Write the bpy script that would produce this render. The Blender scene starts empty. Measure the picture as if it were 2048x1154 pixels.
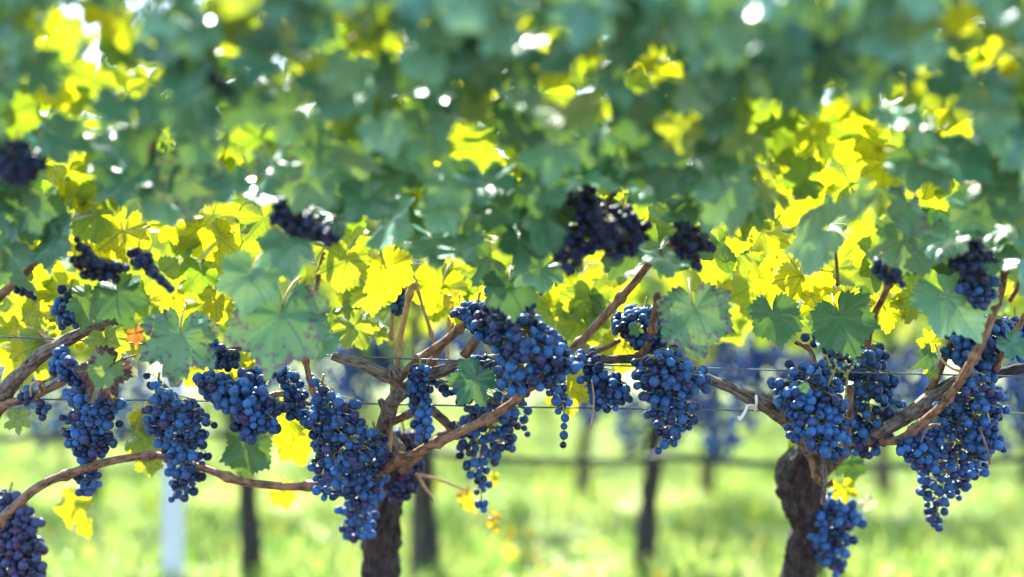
import bpy, math, random
import numpy as np
from mathutils import Vector, Matrix, Euler, noise
random.seed(11); RNG = np.random.default_rng(11)
S = bpy.context.scene; COL = S.collection
R = math.radians; PI = math.pi

# ---------------------------------------------------------------- camera, light
CAM_H, PITCH, FPX, FOCUS = 0.80, R(1.47), 2844.0, 2.36
cam = bpy.data.objects.new('camera', bpy.data.cameras.new('camera')); COL.objects.link(cam)
cam.location = (0, 0, CAM_H); cam.rotation_euler = (R(90) + PITCH, 0, 0)
cam.data.lens = 50; cam.data.sensor_width = 36; cam.data.clip_start = 0.05; cam.data.clip_end = 2000
cam.data.dof.use_dof = True; cam.data.dof.focus_distance = FOCUS; cam.data.dof.aperture_fstop = 1.0
S.camera = cam
SUN_EL, SUN_AZ = R(52), R(-16)          # azimuth from +Y (away from the camera) towards +X
w = bpy.data.worlds.new('World'); S.world = w; w.use_nodes = True
nt = w.node_tree; nt.nodes.clear()
sky = nt.nodes.new('ShaderNodeTexSky'); sky.sky_type = 'NISHITA'; sky.sun_disc = False
sky.sun_elevation = SUN_EL; sky.sun_rotation = SUN_AZ
bg = nt.nodes.new('ShaderNodeBackground'); bg.inputs[1].default_value = 0.128
wo = nt.nodes.new('ShaderNodeOutputWorld')
nt.links.new(sky.outputs[0], bg.inputs[0]); nt.links.new(bg.outputs[0], wo.inputs[0])
sun = bpy.data.objects.new('sun', bpy.data.lights.new('sun', 'SUN')); COL.objects.link(sun)
sun.data.energy = 4.5; sun.data.angle = R(0.5); sun.data.color = (1, 0.96, 0.89)
sd = Vector((math.sin(SUN_AZ) * math.cos(SUN_EL), math.cos(SUN_AZ) * math.cos(SUN_EL), math.sin(SUN_EL)))
sun.rotation_euler = sd.to_track_quat('Z', 'Y').to_euler()
S.view_settings.view_transform = 'Standard'; S.view_settings.look = 'None'
S.view_settings.exposure = 2.42; S.view_settings.gamma = 1
S.render.engine = 'CYCLES'; S.cycles.max_bounces = 8; S.cycles.transmission_bounces = 6
S.cycles.diffuse_bounces = 4; S.cycles.use_denoising = True; S.cycles.sample_clamp_indirect = 8

FW = Vector((0, math.cos(PITCH), math.sin(PITCH))); UP = Vector((0, -math.sin(PITCH), math.cos(PITCH)))
def P(x, y, d):                          # photo pixel at a real distance -> world point
    return Vector((0, 0, CAM_H)) + FW * d + Vector((1, 0, 0)) * ((x - 1024) / FPX * d) + UP * ((577 - y) / FPX * d)
def px(d): return d / FPX                # metres per photo pixel at a distance

# ---------------------------------------------------------------- materials
class NB:                                # tiny node-expression builder
    def __init__(s, name):
        s.m = bpy.data.materials.new(name); s.m.use_nodes = True
        s.t = s.m.node_tree; s.t.nodes.clear()
        s.out = s.n('ShaderNodeOutputMaterial')
    def n(s, k, **kw):
        x = s.t.nodes.new(k)
        for a, b in kw.items(): setattr(x, a, b)
        return x
    def put(s, sock, v):
        if isinstance(v, bpy.types.NodeSocket): s.t.links.new(v, sock)
        else: sock.default_value = v if not (isinstance(v, tuple) and len(v) == 3 and len(sock.default_value) == 4) else (*v, 1)
    def mth(s, op, a, b=None, c=None, clamp=False):
        x = s.n('ShaderNodeMath', operation=op, use_clamp=clamp)
        for i, v in enumerate((a, b, c)):
            if v is not None: s.put(x.inputs[i], v)
        return x.outputs[0]
    def mix(s, f, a, b):
        x = s.n('ShaderNodeMix', data_type='RGBA')
        s.put(x.inputs[0], f); s.put(x.inputs[6], a); s.put(x.inputs[7], b); return x.outputs[2]
    def ramp(s, v, lo, hi, a=0.0, b=1.0):
        x = s.n('ShaderNodeMapRange', interpolation_type='SMOOTHSTEP')
        for i, q in enumerate((v, lo, hi, a, b)): s.put(x.inputs[i], q)
        return x.outputs[0]
    def noise(s, vec, scale, detail=2.0, rough=0.5):
        x = s.n('ShaderNodeTexNoise'); s.put(x.inputs['Scale'], scale); s.put(x.inputs['Detail'], detail); s.put(x.inputs['Roughness'], rough)
        if vec is not None: s.put(x.inputs['Vector'], vec)
        return x.outputs[0]
    def pbsdf(s, col, rough=.5, spec=.5, normal=None, **kw):
        x = s.n('ShaderNodeBsdfPrincipled'); s.put(x.inputs['Base Color'], col); s.put(x.inputs['Roughness'], rough)
        s.put(x.inputs['Specular IOR Level'], spec)
        for k, v in kw.items(): s.put(x.inputs[k], v)
        if normal is not None: s.put(x.inputs['Normal'], normal)
        return x.outputs[0]
    def bump(s, h, strength=.3, dist=.001):
        x = s.n('ShaderNodeBump'); s.put(x.inputs['Strength'], strength); s.put(x.inputs['Distance'], dist); s.put(x.inputs['Height'], h)
        return x.outputs[0]
    def done(s, sh): s.t.links.new(sh, s.out.inputs[0]); return s.m

def leaf_mat(name, base, base2, trans, trans2, spot=None, spot_t=None, spot_lo=.6, spot_scale=7., rim_w=0., hole=None, tfac=.45, rough=.42):
    b = NB(name)
    uv = b.n('ShaderNodeUVMap').outputs[0]
    sep = b.n('ShaderNodeSeparateXYZ'); b.put(sep.inputs[0], uv)
    u, v = b.mth('ABSOLUTE', b.mth('SUBTRACT', sep.outputs[0], 2.0)), b.mth('SUBTRACT', sep.outputs[1], 2.0)
    oi = b.n('ShaderNodeObjectInfo').outputs['Random']
    isl = b.n('ShaderNodeNewGeometry').outputs['Random Per Island']
    rnd = b.mth('FRACT', b.mth('ADD', oi, b.mth('MULTIPLY', isl, 3.7)))
    rnd2 = b.mth('FRACT', b.mth('MULTIPLY', rnd, 7.31))
    rim = b.n('ShaderNodeAttribute', attribute_name='rim').outputs['Fac']
    main, sec = None, None
    best_t, best_s = None, None
    for k in (0, 50, 104):               # main veins fan out from the petiole, mirrored left and right
        c, sn = math.cos(R(k)), math.sin(R(k))
        s_ = b.mth('ADD', b.mth('MULTIPLY', v, c), b.mth('MULTIPLY', u, sn))
        t_ = b.mth('ABSOLUTE', b.mth('SUBTRACT', b.mth('MULTIPLY', u, c), b.mth('MULTIPLY', v, sn)))
        t_ = b.mth('ADD', t_, b.mth('MULTIPLY', b.mth('LESS_THAN', s_, 0.0), 5.0))
        if main is None: main, best_s = t_, s_
        else:
            cl = b.mth('LESS_THAN', t_, main)
            best_s = b.mth('ADD', b.mth('MULTIPLY', s_, cl), b.mth('MULTIPLY', best_s, b.mth('SUBTRACT', 1.0, cl)))
            main = b.mth('MINIMUM', main, t_)
    vm = b.ramp(main, .030, .008)
    q = b.mth('FRACT', b.mth('MULTIPLY', b.mth('SUBTRACT', best_s, b.mth('MULTIPLY', main, .75)), 5.2))
    vs = b.mth('MULTIPLY', b.ramp(b.mth('ABSOLUTE', b.mth('SUBTRACT', q, .5)), .09, .02), .6)
    vein = b.mth('MAXIMUM', vm, vs)
    vec = b.n('ShaderNodeVectorMath', operation='ADD'); b.put(vec.inputs[0], uv)
    cmb = b.n('ShaderNodeCombineXYZ'); b.put(cmb.inputs[0], b.mth('MULTIPLY', rnd, 37.)); b.put(cmb.inputs[1], b.mth('MULTIPLY', rnd2, 51.)); b.put(vec.inputs[1], cmb.outputs[0])
    vec = vec.outputs[0]
    big = b.noise(vec, 1.6, 2.)
    f = b.ramp(b.mth('ADD', b.mth('MULTIPLY', rnd, .7), b.mth('MULTIPLY', big, .5)), .3, .9)
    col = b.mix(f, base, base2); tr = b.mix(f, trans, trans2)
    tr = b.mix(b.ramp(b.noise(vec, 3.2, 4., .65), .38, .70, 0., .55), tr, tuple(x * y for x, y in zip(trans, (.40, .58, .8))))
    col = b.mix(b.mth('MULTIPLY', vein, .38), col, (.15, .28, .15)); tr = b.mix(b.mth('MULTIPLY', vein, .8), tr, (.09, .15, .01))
    if spot:
        sp = b.noise(vec, spot_scale, 4., .65)
        sp = b.mth('ADD', sp, b.mth('MULTIPLY', b.mth('SUBTRACT', b.mth('POWER', rim, 1.5), .5), rim_w))
        sf = b.mth('MULTIPLY', b.ramp(sp, spot_lo, spot_lo + .1), b.mth('SUBTRACT', 1.0, b.mth('MULTIPLY', vein, .8)))
        col = b.mix(sf, col, spot); tr = b.mix(sf, tr, spot_t)
    # dried brown margin and freckles on some leaves
    edge = b.mth('MULTIPLY', b.ramp(b.mth('ADD', rim, b.mth('MULTIPLY', b.noise(vec, 5., 3.), .35)), 1.18, 1.28), b.mth('GREATER_THAN', rnd2, .86))
    frk = b.mth('MULTIPLY', b.ramp(b.noise(vec, 11., 2.), .70, .74), .8)
    ef = b.mth('MAXIMUM', edge, frk)
    col = b.mix(ef, col, (.10, .055, .03)); tr = b.mix(ef, tr, (.16, .06, .015))
    nrm = b.bump(b.mth('ADD', b.mth('MULTIPLY', vein, -1.), b.mth('MULTIPLY', b.noise(vec, 14., 2.), .5)), .35, .0012)
    sh = b.pbsdf(col, rough, .5, nrm)
    tl = b.n('ShaderNodeBsdfTranslucent'); b.put(tl.inputs[0], tr)
    mx = b.n('ShaderNodeMixShader'); mx.inputs[0].default_value = tfac
    b.t.links.new(sh, mx.inputs[1]); b.t.links.new(tl.outputs[0], mx.inputs[2])
    return b.done(mx.outputs[0])

M = {}
# waxy outer leaves transmit little to look shaded, back ones more to look sunlit
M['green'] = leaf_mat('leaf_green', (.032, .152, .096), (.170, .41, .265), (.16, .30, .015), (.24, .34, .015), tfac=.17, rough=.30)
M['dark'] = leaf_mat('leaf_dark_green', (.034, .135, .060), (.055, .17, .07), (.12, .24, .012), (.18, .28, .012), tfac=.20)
M['thin'] = leaf_mat('leaf_backlit_green', (.055, .150, .075), (.085, .190, .08), (.24, .36, .008), (.40, .46, .008))  # 'thin' is the green leaf made to transmit more, to look sunlit from behind
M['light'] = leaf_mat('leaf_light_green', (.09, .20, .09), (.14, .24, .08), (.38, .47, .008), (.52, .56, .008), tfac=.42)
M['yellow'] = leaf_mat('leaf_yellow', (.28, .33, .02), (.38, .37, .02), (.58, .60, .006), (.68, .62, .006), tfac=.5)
M['yellowspot'] = leaf_mat('leaf_yellow_spotted', (.28, .31, .02), (.40, .36, .02), (.66, .60, .010), (.72, .57, .010), (.22, .06, .02), (.45, .10, .01), .60, 6., .10)
M['mottled'] = leaf_mat('leaf_purple_mottled', (.085, .25, .14), (.12, .29, .165), (.18, .30, .02), (.22, .32, .02), (.095, .085, .125), (.14, .09, .08), .535, 6.5, .20, tfac=.15, rough=.40)
M['red'] = leaf_mat('leaf_red_margin', (.09, .20, .07), (.13, .24, .06), (.34, .42, .02), (.44, .46, .02), (.055, .016, .030), (.10, .025, .02), .50, 3.0, .75, tfac=.3)
M['redleaf'] = leaf_mat('leaf_red', (.30, .07, .03), (.34, .10, .03), (.60, .14, .02), (.66, .2, .02), tfac=.45)
M['orange'] = leaf_mat('leaf_orange', (.42, .28, .03), (.44, .24, .03), (.74, .54, .012), (.74, .48, .012), (.25, .08, .02), (.5, .12, .01), .58, 4., .3, tfac=.5)
M['pale'] = leaf_mat('leaf_pale', (.42, .48, .42), (.5, .54, .46), (.45, .5, .2), (.5, .5, .2), tfac=.3)

def simple(name, col, rough=.6, spec=.3, var=.3, scale=30., metallic=0.):
    b = NB(name); g = b.n('ShaderNodeNewGeometry').outputs['Position']
    f = b.noise(g, scale, 3.)
    c = b.mix(f, tuple(x * (1 - var) for x in col), tuple(min(1, x * (1 + var)) for x in col))
    return b.done(b.pbsdf(c, rough, spec, b.bump(f, .2, .0005), Metallic=metallic))
def bark(name, c0, c1, su, sv, rough=.8, bs=.6, bd=.003):
    b = NB(name); uv = b.n('ShaderNodeUVMap').outputs[0]
    mp = b.n('ShaderNodeMapping'); b.put(mp.inputs[0], uv); mp.inputs['Scale'].default_value = (su, sv, 1)
    g = b.n('ShaderNodeNewGeometry').outputs['Position']
    f = b.noise(mp.outputs[0], 1., 4., .65); f2 = b.noise(g, 45., 3., .6)
    k = b.ramp(b.mth('ADD', b.mth('MULTIPLY', f, .7), b.mth('MULTIPLY', f2, .3)), .36, .62)
    return b.done(b.pbsdf(b.mix(k, c0, c1), rough, .3, b.bump(b.mth('ADD', f, b.mth('MULTIPLY', f2, .5)), bs, bd)))
M['trunk'] = bark('bark_old', (.006, .005, .007), (.056, .045, .046), 26, 3)
M['arm'] = bark('bark_grey_arm', (.028, .022, .021), (.23, .19, .165), 12, 6, bs=.7)
M['cane'] = bark('cane_brown', (.050, .024, .016), (.30, .17, .105), 5, 5, .5, .3, .001)
M['tan'] = bark('cane_tan', (.30, .18, .09), (.50, .34, .19), 5, 5, .5, .3, .001)
M['petiole'] = simple('petiole', (.26, .17, .06), .5, .4, .4)
M['rachis'] = simple('rachis', (.27, .26, .08), .5, .4, .35, 60.)
M['wire'] = simple('wire_steel', (.10, .12, .14), .5, .5, .3, 60., .25)
M['hose'] = simple('hose_rubber', (.030, .038, .036), .45, .5, .3)
M['post'] = simple('post_galvanised', (.62, .66, .73), .5, .5, .12, 8.)
M['stake'] = simple('stake_dark', (.07, .06, .055), .7, .3, .4)
M['tie'] = simple('tie_white', (.8, .8, .76), .5, .5, .05)
M['green_berry'] = simple('green_berry', (.22, .30, .05), .35, .5, .3)

def grape_mat(name, deep, bloom, k=1.0):
    b = NB(name); uv = b.n('ShaderNodeUVMap').outputs[0]
    sep = b.n('ShaderNodeSeparateXYZ'); b.put(sep.inputs[0], uv)
    oi = b.n('ShaderNodeObjectInfo').outputs['Random']; isl = b.n('ShaderNodeNewGeometry').outputs['Random Per Island']
    rnd = b.mth('FRACT', b.mth('ADD', oi, b.mth('MULTIPLY', isl, 3.7)))
    pos = b.n('ShaderNodeNewGeometry').outputs['Position']
    n1 = b.noise(pos, 150., 3., .6); n2 = b.noise(pos, 520., 2., .6)
    f = b.mth('ADD', b.mth('MULTIPLY', rnd, .5), b.mth('ADD', b.mth('MULTIPLY', n1, .8), b.mth('MULTIPLY', n2, .25)))
    f = b.ramp(f, .44, 1.08)
    c = b.mix(f, deep, bloom)
    c = b.mix(b.mth('MULTIPLY', b.ramp(b.mth('FRACT', b.mth('MULTIPLY', rnd, 9.7)), .72, .95), .7), c, (bloom[0] * 1.2, bloom[1] * .2, bloom[2] * .22))
    c = b.mix(b.ramp(sep.outputs[1], .075, .045), c, (.02, .012, .012))
    ro = b.ramp(f, 0., 1., .32, .55)
    return b.done(b.pbsdf(c, ro, .28, b.bump(n2, .12, .0004), **{'Sheen Weight': .05, 'Sheen Roughness': .5, 'Sheen Tint': (.5, .65, 1.)}))
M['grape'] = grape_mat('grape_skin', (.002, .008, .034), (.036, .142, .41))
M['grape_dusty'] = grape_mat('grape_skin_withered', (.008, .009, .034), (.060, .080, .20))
M['grape_shaded'] = grape_mat('grape_skin_shaded', (.002, .005, .018), (.014, .034, .115))  # grape skin darkened, canopy shade put into its colour
M['grape_far'] = grape_mat('grape_skin_dusty', (.004, .018, .07), (.040, .15, .48))

# ---------------------------------------------------------------- helpers
def mesh(name, V, F, uv=None, rim=None, mats=(), fm=None, smooth=True):
    me = bpy.data.meshes.new(name); me.from_pydata([tuple(v) for v in V], [], [tuple(f) for f in F]); 
    for m in mats: me.materials.append(m)
    n = len(me.loops); vi = np.empty(n, dtype=np.int32); me.loops.foreach_get('vertex_index', vi)
    if uv is not None:
        l = me.uv_layers.new(name='UVMap'); l.data.foreach_set('uv', np.asarray(uv, dtype=np.float32)[vi].ravel())
    if rim is not None:
        a = me.attributes.new('rim', 'FLOAT', 'POINT'); a.data.foreach_set('value', np.asarray(rim, dtype=np.float32))
    if fm is not None: me.polygons.foreach_set('material_index', np.asarray(fm, dtype=np.int32))
    if smooth: me.polygons.foreach_set('use_smooth', np.ones(len(me.polygons), dtype=bool))
    me.update(); return me
def link(name, me, parent=None, mw=None, **props):
    o = bpy.data.objects.new(name, me); COL.objects.link(o)
    if parent is not None: o.parent = parent
    if mw is not None:
        o.matrix_basis = (Matrix.Translation(-parent.location) @ mw) if parent is not None else mw
    for k, v in props.items():
        if v: o[k] = v
    return o
def thing(name, label, cat, loc, group=None):
    o = bpy.data.objects.new(name, None); COL.objects.link(o); o.location = loc; o.empty_display_size = .05
    o['label'] = label; o['category'] = cat
    if group: o['group'] = group
    return o

def smooth_path(pts, rad, sub=6):
    pts = [Vector(p) for p in pts]
    if len(pts) < 3: sub = max(sub, 10)
    ex = [pts[0] * 2 - pts[1]] + pts + [pts[-1] * 2 - pts[-2]]
    O, Rr = [], []
    for i in range(len(pts) - 1):
        a, b_, c, d = ex[i:i + 4]
        for k in range(sub):
            t = k / sub
            O.append(.5 * ((2 * b_) + (c - a) * t + (2 * a - 5 * b_ + 4 * c - d) * t * t + (3 * b_ - a - 3 * c + d) * t ** 3))
            Rr.append(rad[i] + (rad[i + 1] - rad[i]) * t)
    O.append(pts[-1]); Rr.append(rad[-1]); return O, Rr
def tube(pts, rad, seg=10, sub=6, lump=0., nodes=0., seed=0, wob=0., ridge=0.):
    """closed tapering tube through world points -> V,F,UV ; nodes = spacing of swollen cane joints"""
    C, Q = smooth_path(pts, rad, sub); V, F, U = [], [], []
    L = 0; up = None
    for i, c in enumerate(C):
        t = (C[min(i + 1, len(C) - 1)] - C[max(i - 1, 0)]).normalized()
        if up is None: up = t.orthogonal().normalized()
        up = (up - t * up.dot(t)).normalized(); sd_ = t.cross(up)
        if i: L += (C[i] - C[i - 1]).length
        r = Q[i]
        if nodes: r *= 1 + .55 * math.exp(-(((L / nodes + seed * .37) % 1 - .5) / .06) ** 2)
        if wob and 0 < i < len(C) - 1: c = c + noise.noise_vector(c * 22 + Vector((seed, 0, 0))) * wob * r
        for j in range(seg):
            a = 2 * PI * j / seg; dv = up * math.cos(a) + sd_ * math.sin(a)
            rr = r * (1 + ridge * (noise.noise(dv * 3.2 + c * 9 + Vector((0, seed, 0))) + .5 * noise.noise(dv * 7 + c * 24)) + lump * (noise.noise(c * 28 + dv * .9 + Vector((seed * 3.1, 0, 0))) + .6 * noise.noise(c * 70 + dv * 2.2)))
            V.append(c + dv * rr); U.append((j / seg if j <= seg / 2 else 1 - j / seg, L / .12))
    for i in range(len(C) - 1):
        for j in range(seg):
            k = (j + 1) % seg; F.append((i * seg + j, i * seg + k, (i + 1) * seg + k, (i + 1) * seg + j))
    V.append(C[0]); U.append((0, 0)); V.append(C[-1]); U.append((0, L / .12)); n = len(V)
    for j in range(seg):
        k = (j + 1) % seg; F.append((k, j, n - 2)); F.append(((len(C) - 1) * seg + j, (len(C) - 1) * seg + k, n - 1))
    return V, F, U
def merge(parts):
    V, F, U = [], [], []
    for v, f, u in parts:
        o = len(V); V += v; U += u; F += [tuple(i + o for i in q) for q in f]
    return V, F, U
def rel(V, o): return [Vector(v) - o for v in V]

# ---------------------------------------------------------------- leaf shapes
def leaf_outline(phi, deep, teeth, seed):
    a = abs(phi)
    K = [(0, 1.20), (14, 1.02), (28, .96 - deep * .9), (40, .97), (52, 1.10), (66, .96), (80, .86 - deep * .75), (94, .86), (108, .92), (125, .78), (145, .74), (160, .66), (168, .45), (174, .14), (180, .05)]
    for i in range(len(K) - 1):
        if K[i][0] <= a <= K[i + 1][0]:
            t = (a - K[i][0]) / (K[i + 1][0] - K[i][0]); t = t * t * (3 - 2 * t)
            r = K[i][1] + (K[i + 1][1] - K[i][1]) * t; break
    if a < 162:
        q = (a / 11.5 + seed * .31) % 1; big = .6 + .8 * noise.noise(Vector((phi * .13, seed, 0)))
        r += teeth * big * (abs(q - .35) * -2 + .7)
    return r * (1 + .07 * noise.noise(Vector((phi * .02 + seed, 3.3 * seed, 0))))
def leaf_geo(deep=.1, teeth=.15, seed=0, cup=.1, fold=.12, droop=.15, wave=.07, nA=176, rings=6, petiole=True):
    V, F, U, RM, FM = [(0, 0, 0)], [], [(2, 2)], [0.], []
    ang = [-176 + 352 * j / (nA - 1) for j in range(nA)]
    for k in range(1, rings + 1):
        f = k / rings
        for a in ang:
            r = leaf_outline(a, deep, teeth * (f ** 2), seed) * f
            x, y = r * math.sin(R(a)), r * math.cos(R(a))
            z = cup * r * r + fold * abs(x) - droop * max(y, -.3) ** 2 * (1 if y > 0 else .5)
            z += 1.5 * wave * (f ** 2) * math.sin(R(a) * 5 + seed * 1.7) + .05 * f * noise.noise(Vector((x * 4.5, y * 4.5, seed * 2.1))) + .16 * noise.noise(Vector((x * 1.6, y * 1.6, seed * 5.1)))
            for va in (0, 50, -50, 104, -104):           # blade sinks along each main vein
                dlt = abs(a - va)
                if dlt < 20: z -= .035 * f * (1 - dlt / 20)
            V.append((x, y, z)); U.append((x + 2, y + 2)); RM.append(f)
    for j in range(nA - 1): F.append((0, 1 + j + 1, 1 + j)); FM.append(0)
    for k in range(rings - 1):
        for j in range(nA - 1):
            a = 1 + k * nA + j; F.append((a, a + 1, a + nA + 1, a + nA)); FM.append(0)
    if petiole:
        pv, pf, pu = tube([(0, .04, -.01), (.02, -.25, -.10), (.03, -.62, -.34), (0, -.95, -.75)], [.020, .022, .024, .03], 5, 3)
        o = len(V); V += [tuple(v) for v in pv]; U += pu; RM += [0.] * len(pv); F += [tuple(i + o for i in q) for q in pf]; FM += [1] * len(pf)
    return V, F, U, RM, FM
SHAPES = []
for i in range(9):
    g = leaf_geo(deep=[.05, .12, .22, .08, .26, .02, .16, .10, .30][i], seed=i + 1, cup=[.10, -.10, .05, .18, -.05, .12, -.16, .0, .08][i], fold=[.10, .2, .05, .16, .12, .0, .22, .3, .12][i],
                 droop=[.15, .25, .1, .3, .05, .2, .35, .12, .18][i], wave=[.06, .08, .1, .05, .09, .07, .06, .1, .08][i])
    SHAPES.append(mesh('vine_leaf', g[0], g[1], g[2], g[3], (M['green'], M['petiole']), g[4]))
LOW = [leaf_geo(deep=.05 + .05 * i, seed=20 + i, cup=-.1 + .08 * i, fold=.05 + .05 * i, droop=.1 + .06 * i, wave=.08, nA=60, rings=3, petiole=False) for i in range(5)]
TINY = [leaf_geo(deep=.1, teeth=.0, seed=30 + i, cup=.1 - .1 * i, fold=.1, droop=.2, wave=.05, nA=15, rings=1, petiole=False) for i in range(3)]

def leaf_matrix(x, y, d, hw, roll=0., tilt=0., yaw=0., centre=True):
    """leaf facing the viewer's side of the row; roll turns the tip (0 = down, + = towards the right)"""
    s = hw * px(d); a = R(roll)
    Y = -UP * math.cos(a) + Vector((1, 0, 0)) * math.sin(a); Z = -FW; X = Y.cross(Z)
    rot = Matrix((X, Y, Z)).transposed() @ (Euler((R(tilt), R(yaw), 0)).to_matrix())
    p = P(x, y, d)
    if centre: p = p - (rot @ Vector((0, .25, 0))) * s
    return Matrix.Translation(p) @ rot.to_4x4() @ Matrix.Scale(s, 4)

# ---------------------------------------------------------------- ground, hills, grass
def sheet(name, x0, x1, y0, y1, nx, ny, zf, m):
    V = [(x0 + (x1 - x0) * i / nx, y0 + (y1 - y0) * j / ny, 0) for j in range(ny + 1) for i in range(nx + 1)]
    V = [(x, y, zf(x, y)) for x, y, z in V]
    F = [(j * (nx + 1) + i, j * (nx + 1) + i + 1, (j + 1) * (nx + 1) + i + 1, (j + 1) * (nx + 1) + i) for j in range(ny) for i in range(nx)]
    return link(name, mesh(name, V, F, mats=(m,)), kind='structure')
def gz(x, y): return .03 * noise.noise(Vector((x * .7, y * .7, 0)))
b = NB('meadow_soil'); g = b.n('ShaderNodeNewGeometry').outputs['Position']
n1 = b.noise(g, 1.3, 4.); n2 = b.noise(g, 14., 4., .6)
c = b.mix(b.ramp(n1, .35, .65), (.17, .26, .09), (.32, .36, .16)); c = b.mix(b.ramp(n2, .56, .72), c, (.20, .16, .09))
sp_ = b.n('ShaderNodeSeparateXYZ'); b.put(sp_.inputs[0], g)      # unseen dark strip added before the front row to cut green bounce light
c = b.mix(b.ramp(b.mth('ADD', sp_.outputs[1], b.mth('MULTIPLY', n2, .5)), 3.3, 3.7), b.mix(n2, (.055, .042, .032), (.15, .115, .085)), c)
M['soil'] = b.done(b.pbsdf(c, .9, .1, b.bump(n2, .6, .02)))
sheet('ground', -12, 12, -3, 24, 120, 130, gz, M['soil'])
sheet('field', -300, 300, -100, 500, 8, 8, lambda x, y: -.10, M['soil'])
b = NB('wooded_hill'); g = b.n('ShaderNodeNewGeometry').outputs['Position']
M['hill'] = b.done(b.pbsdf(b.mix(b.ramp(b.noise(g, .25, 5.), .4, .62), (.03, .06, .025), (.08, .13, .04)), .9, .1))
sheet('hills', -160, 160, 70, 150, 60, 20, lambda x, y: -.3 + max(0, (y - 70) / 80) * (9 + 5 * noise.noise(Vector((x * .02, 0, 1)))) + .8 * noise.noise(Vector((x * .2, y * .2, 0))), M['hill'])

b = NB('grass_blade'); isl = b.n('ShaderNodeNewGeometry').outputs['Random Per Island']; g = b.n('ShaderNodeNewGeometry').outputs['Position']
f = b.mth('ADD', b.mth('MULTIPLY', isl, .30), b.mth('MULTIPLY', b.noise(g, 5.5, 3., .6), .85))
c = b.mix(b.ramp(f, .36, .68), (.040, .13, .020), (.29, .37, .10)); c = b.mix(b.ramp(isl, .88, .90), c, (.50, .46, .26))
t_ = b.mix(b.ramp(f, .36, .68), (.09, .27, .03), (.44, .53, .12))
tl = b.n('ShaderNodeBsdfTranslucent'); b.put(tl.inputs[0], t_); mx = b.n('ShaderNodeMixShader'); mx.inputs[0].default_value = .45
b.t.links.new(b.pbsdf(c, .4, .5), mx.inputs[1]); b.t.links.new(tl.outputs[0], mx.inputs[2]); M['grass'] = b.done(mx.outputs[0])
def grass_mesh():
    V, F = [], []
    n = 0
    for k in range(52000):
        y = 3.6 + 11 * random.random() ** 1.6; x = (random.random() * 2 - 1) * (.45 * y + .6)
        tall = .5 + 1.3 * max(0, noise.noise(Vector((x * 2.6, y * 2.6, 5))) + .35)
        h = random.uniform(.035, .10) * tall; wd = random.uniform(.003, .006) * (1 + .10 * y)
        a = random.random() * PI; dx, dy = math.cos(a) * wd, math.sin(a) * wd
        lx, ly = random.gauss(0, .4) * h, random.gauss(0, .4) * h; z = gz(x, y) - .01
        V += [(x - dx, y - dy, z), (x + dx, y + dy, z), (x + dx * .8 + lx * .4, y + dy * .8 + ly * .4, z + h * .6), (x - dx * .8 + lx * .4, y - dy * .8 + ly * .4, z + h * .6), (x + lx, y + ly, z + h)]
        F += [(n, n + 1, n + 2, n + 3), (n + 3, n + 2, n + 4)]; n += 5
    return mesh('grass', V, F, mats=(M['grass'],))
link('grass', grass_mesh(), kind='stuff', label='bright green meadow grass between the vine rows')

items = []
for i in range(520):
    y = 4.0 + 7 * random.random() ** 1.4; x = (random.random() * 2 - 1) * .45 * y
    items.append((Matrix.Translation((x, y, gz(x, y) + random.uniform(.03, .09))) @ Euler((random.gauss(0, .6), random.gauss(0, .6), random.uniform(0, 6))).to_matrix().to_4x4() @ Matrix.Scale(random.uniform(.010, .024), 4), random.randrange(3), random.choice((0, 0, 0, 0, 1, 1, 2))))
LITTER = items
# ---------------------------------------------------------------- front row vines
def base_at(x, d): p = P(x, 900, d); return Vector((p.x, p.y, gz(p.x, p.y)))
vines = {
    'L': thing('grape_vine', 'vine at left edge whose grey arm curves up from below the lower wire', 'grape vine', base_at(-80, 2.75), 'vines of the front row'),
    'A': thing('grape_vine', 'front vine with dark upright trunk and long straight brown cane crossing the middle', 'grape vine', base_at(765, 2.8), 'vines of the front row'),
    'B': thing('grape_vine', 'front vine on a swollen knotty trunk, its grey arms spreading like a V', 'grape vine', base_at(1600, 2.8), 'vines of the front row'),
    'R': thing('grape_vine', 'vine at right edge with a short dark arm reaching in and leafy canopy above', 'grape vine', base_at(2440, 2.75), 'vines of the front row'),
}
def cane(v, pts, rads, mat, name='cane', seg=9, lump=.08, nodes=0., wob=.25, sub=14, label=None):
    W = [P(*p) for p in pts]; rr = [r * px(p[2]) for r, p in zip(rads, pts)]
    V, F, U = tube(W, rr, seg + (8 if mat in ('arm', 'trunk') else 3), sub, lump, nodes, len(pts) + pts[0][0] * .01, wob * 1.4, .22 if mat in ('arm', 'trunk') else .05); par = vines[v]
    link(name, mesh(name, rel(V, par.location), F, U, mats=(M[mat],)), par, label=label)
# trunks: down to the ground at about 2.8 m
def trunk(v, pts, rads, seed):
    par = vines[v]; W = [Vector((par.location.x + dx, par.location.y, par.location.z - .03)) for dx in (pts[0],)] + [P(*p) for p in pts[1:]]
    V, F, U = tube(W, [r * .80 * px(2.75) for r in rads], 40, 24, .26, 0, seed, .14, .20)
    link('trunk', mesh('trunk', rel(V, par.location), F, U, mats=(M['trunk'],)), par)
trunk('A', [.0, (765, 1300, 2.80), (760, 1154, 2.78), (768, 1040, 2.72), (782, 965, 2.66), (790, 918, 2.6), (791, 893, 2.57), (790, 884, 2.56)], [50, 48, 46, 40, 38, 28, 18, 4], 1)
trunk('B', [.0, (1585, 1300, 2.80), (1596, 1154, 2.78), (1614, 1062, 2.72), (1606, 1010, 2.68), (1598, 968, 2.66), (1602, 938, 2.63), (1614, 914, 2.6), (1628, 898, 2.57), (1636, 890, 2.56)], [48, 44, 42, 36, 48, 56, 53, 38, 18, 4], 2)
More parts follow.
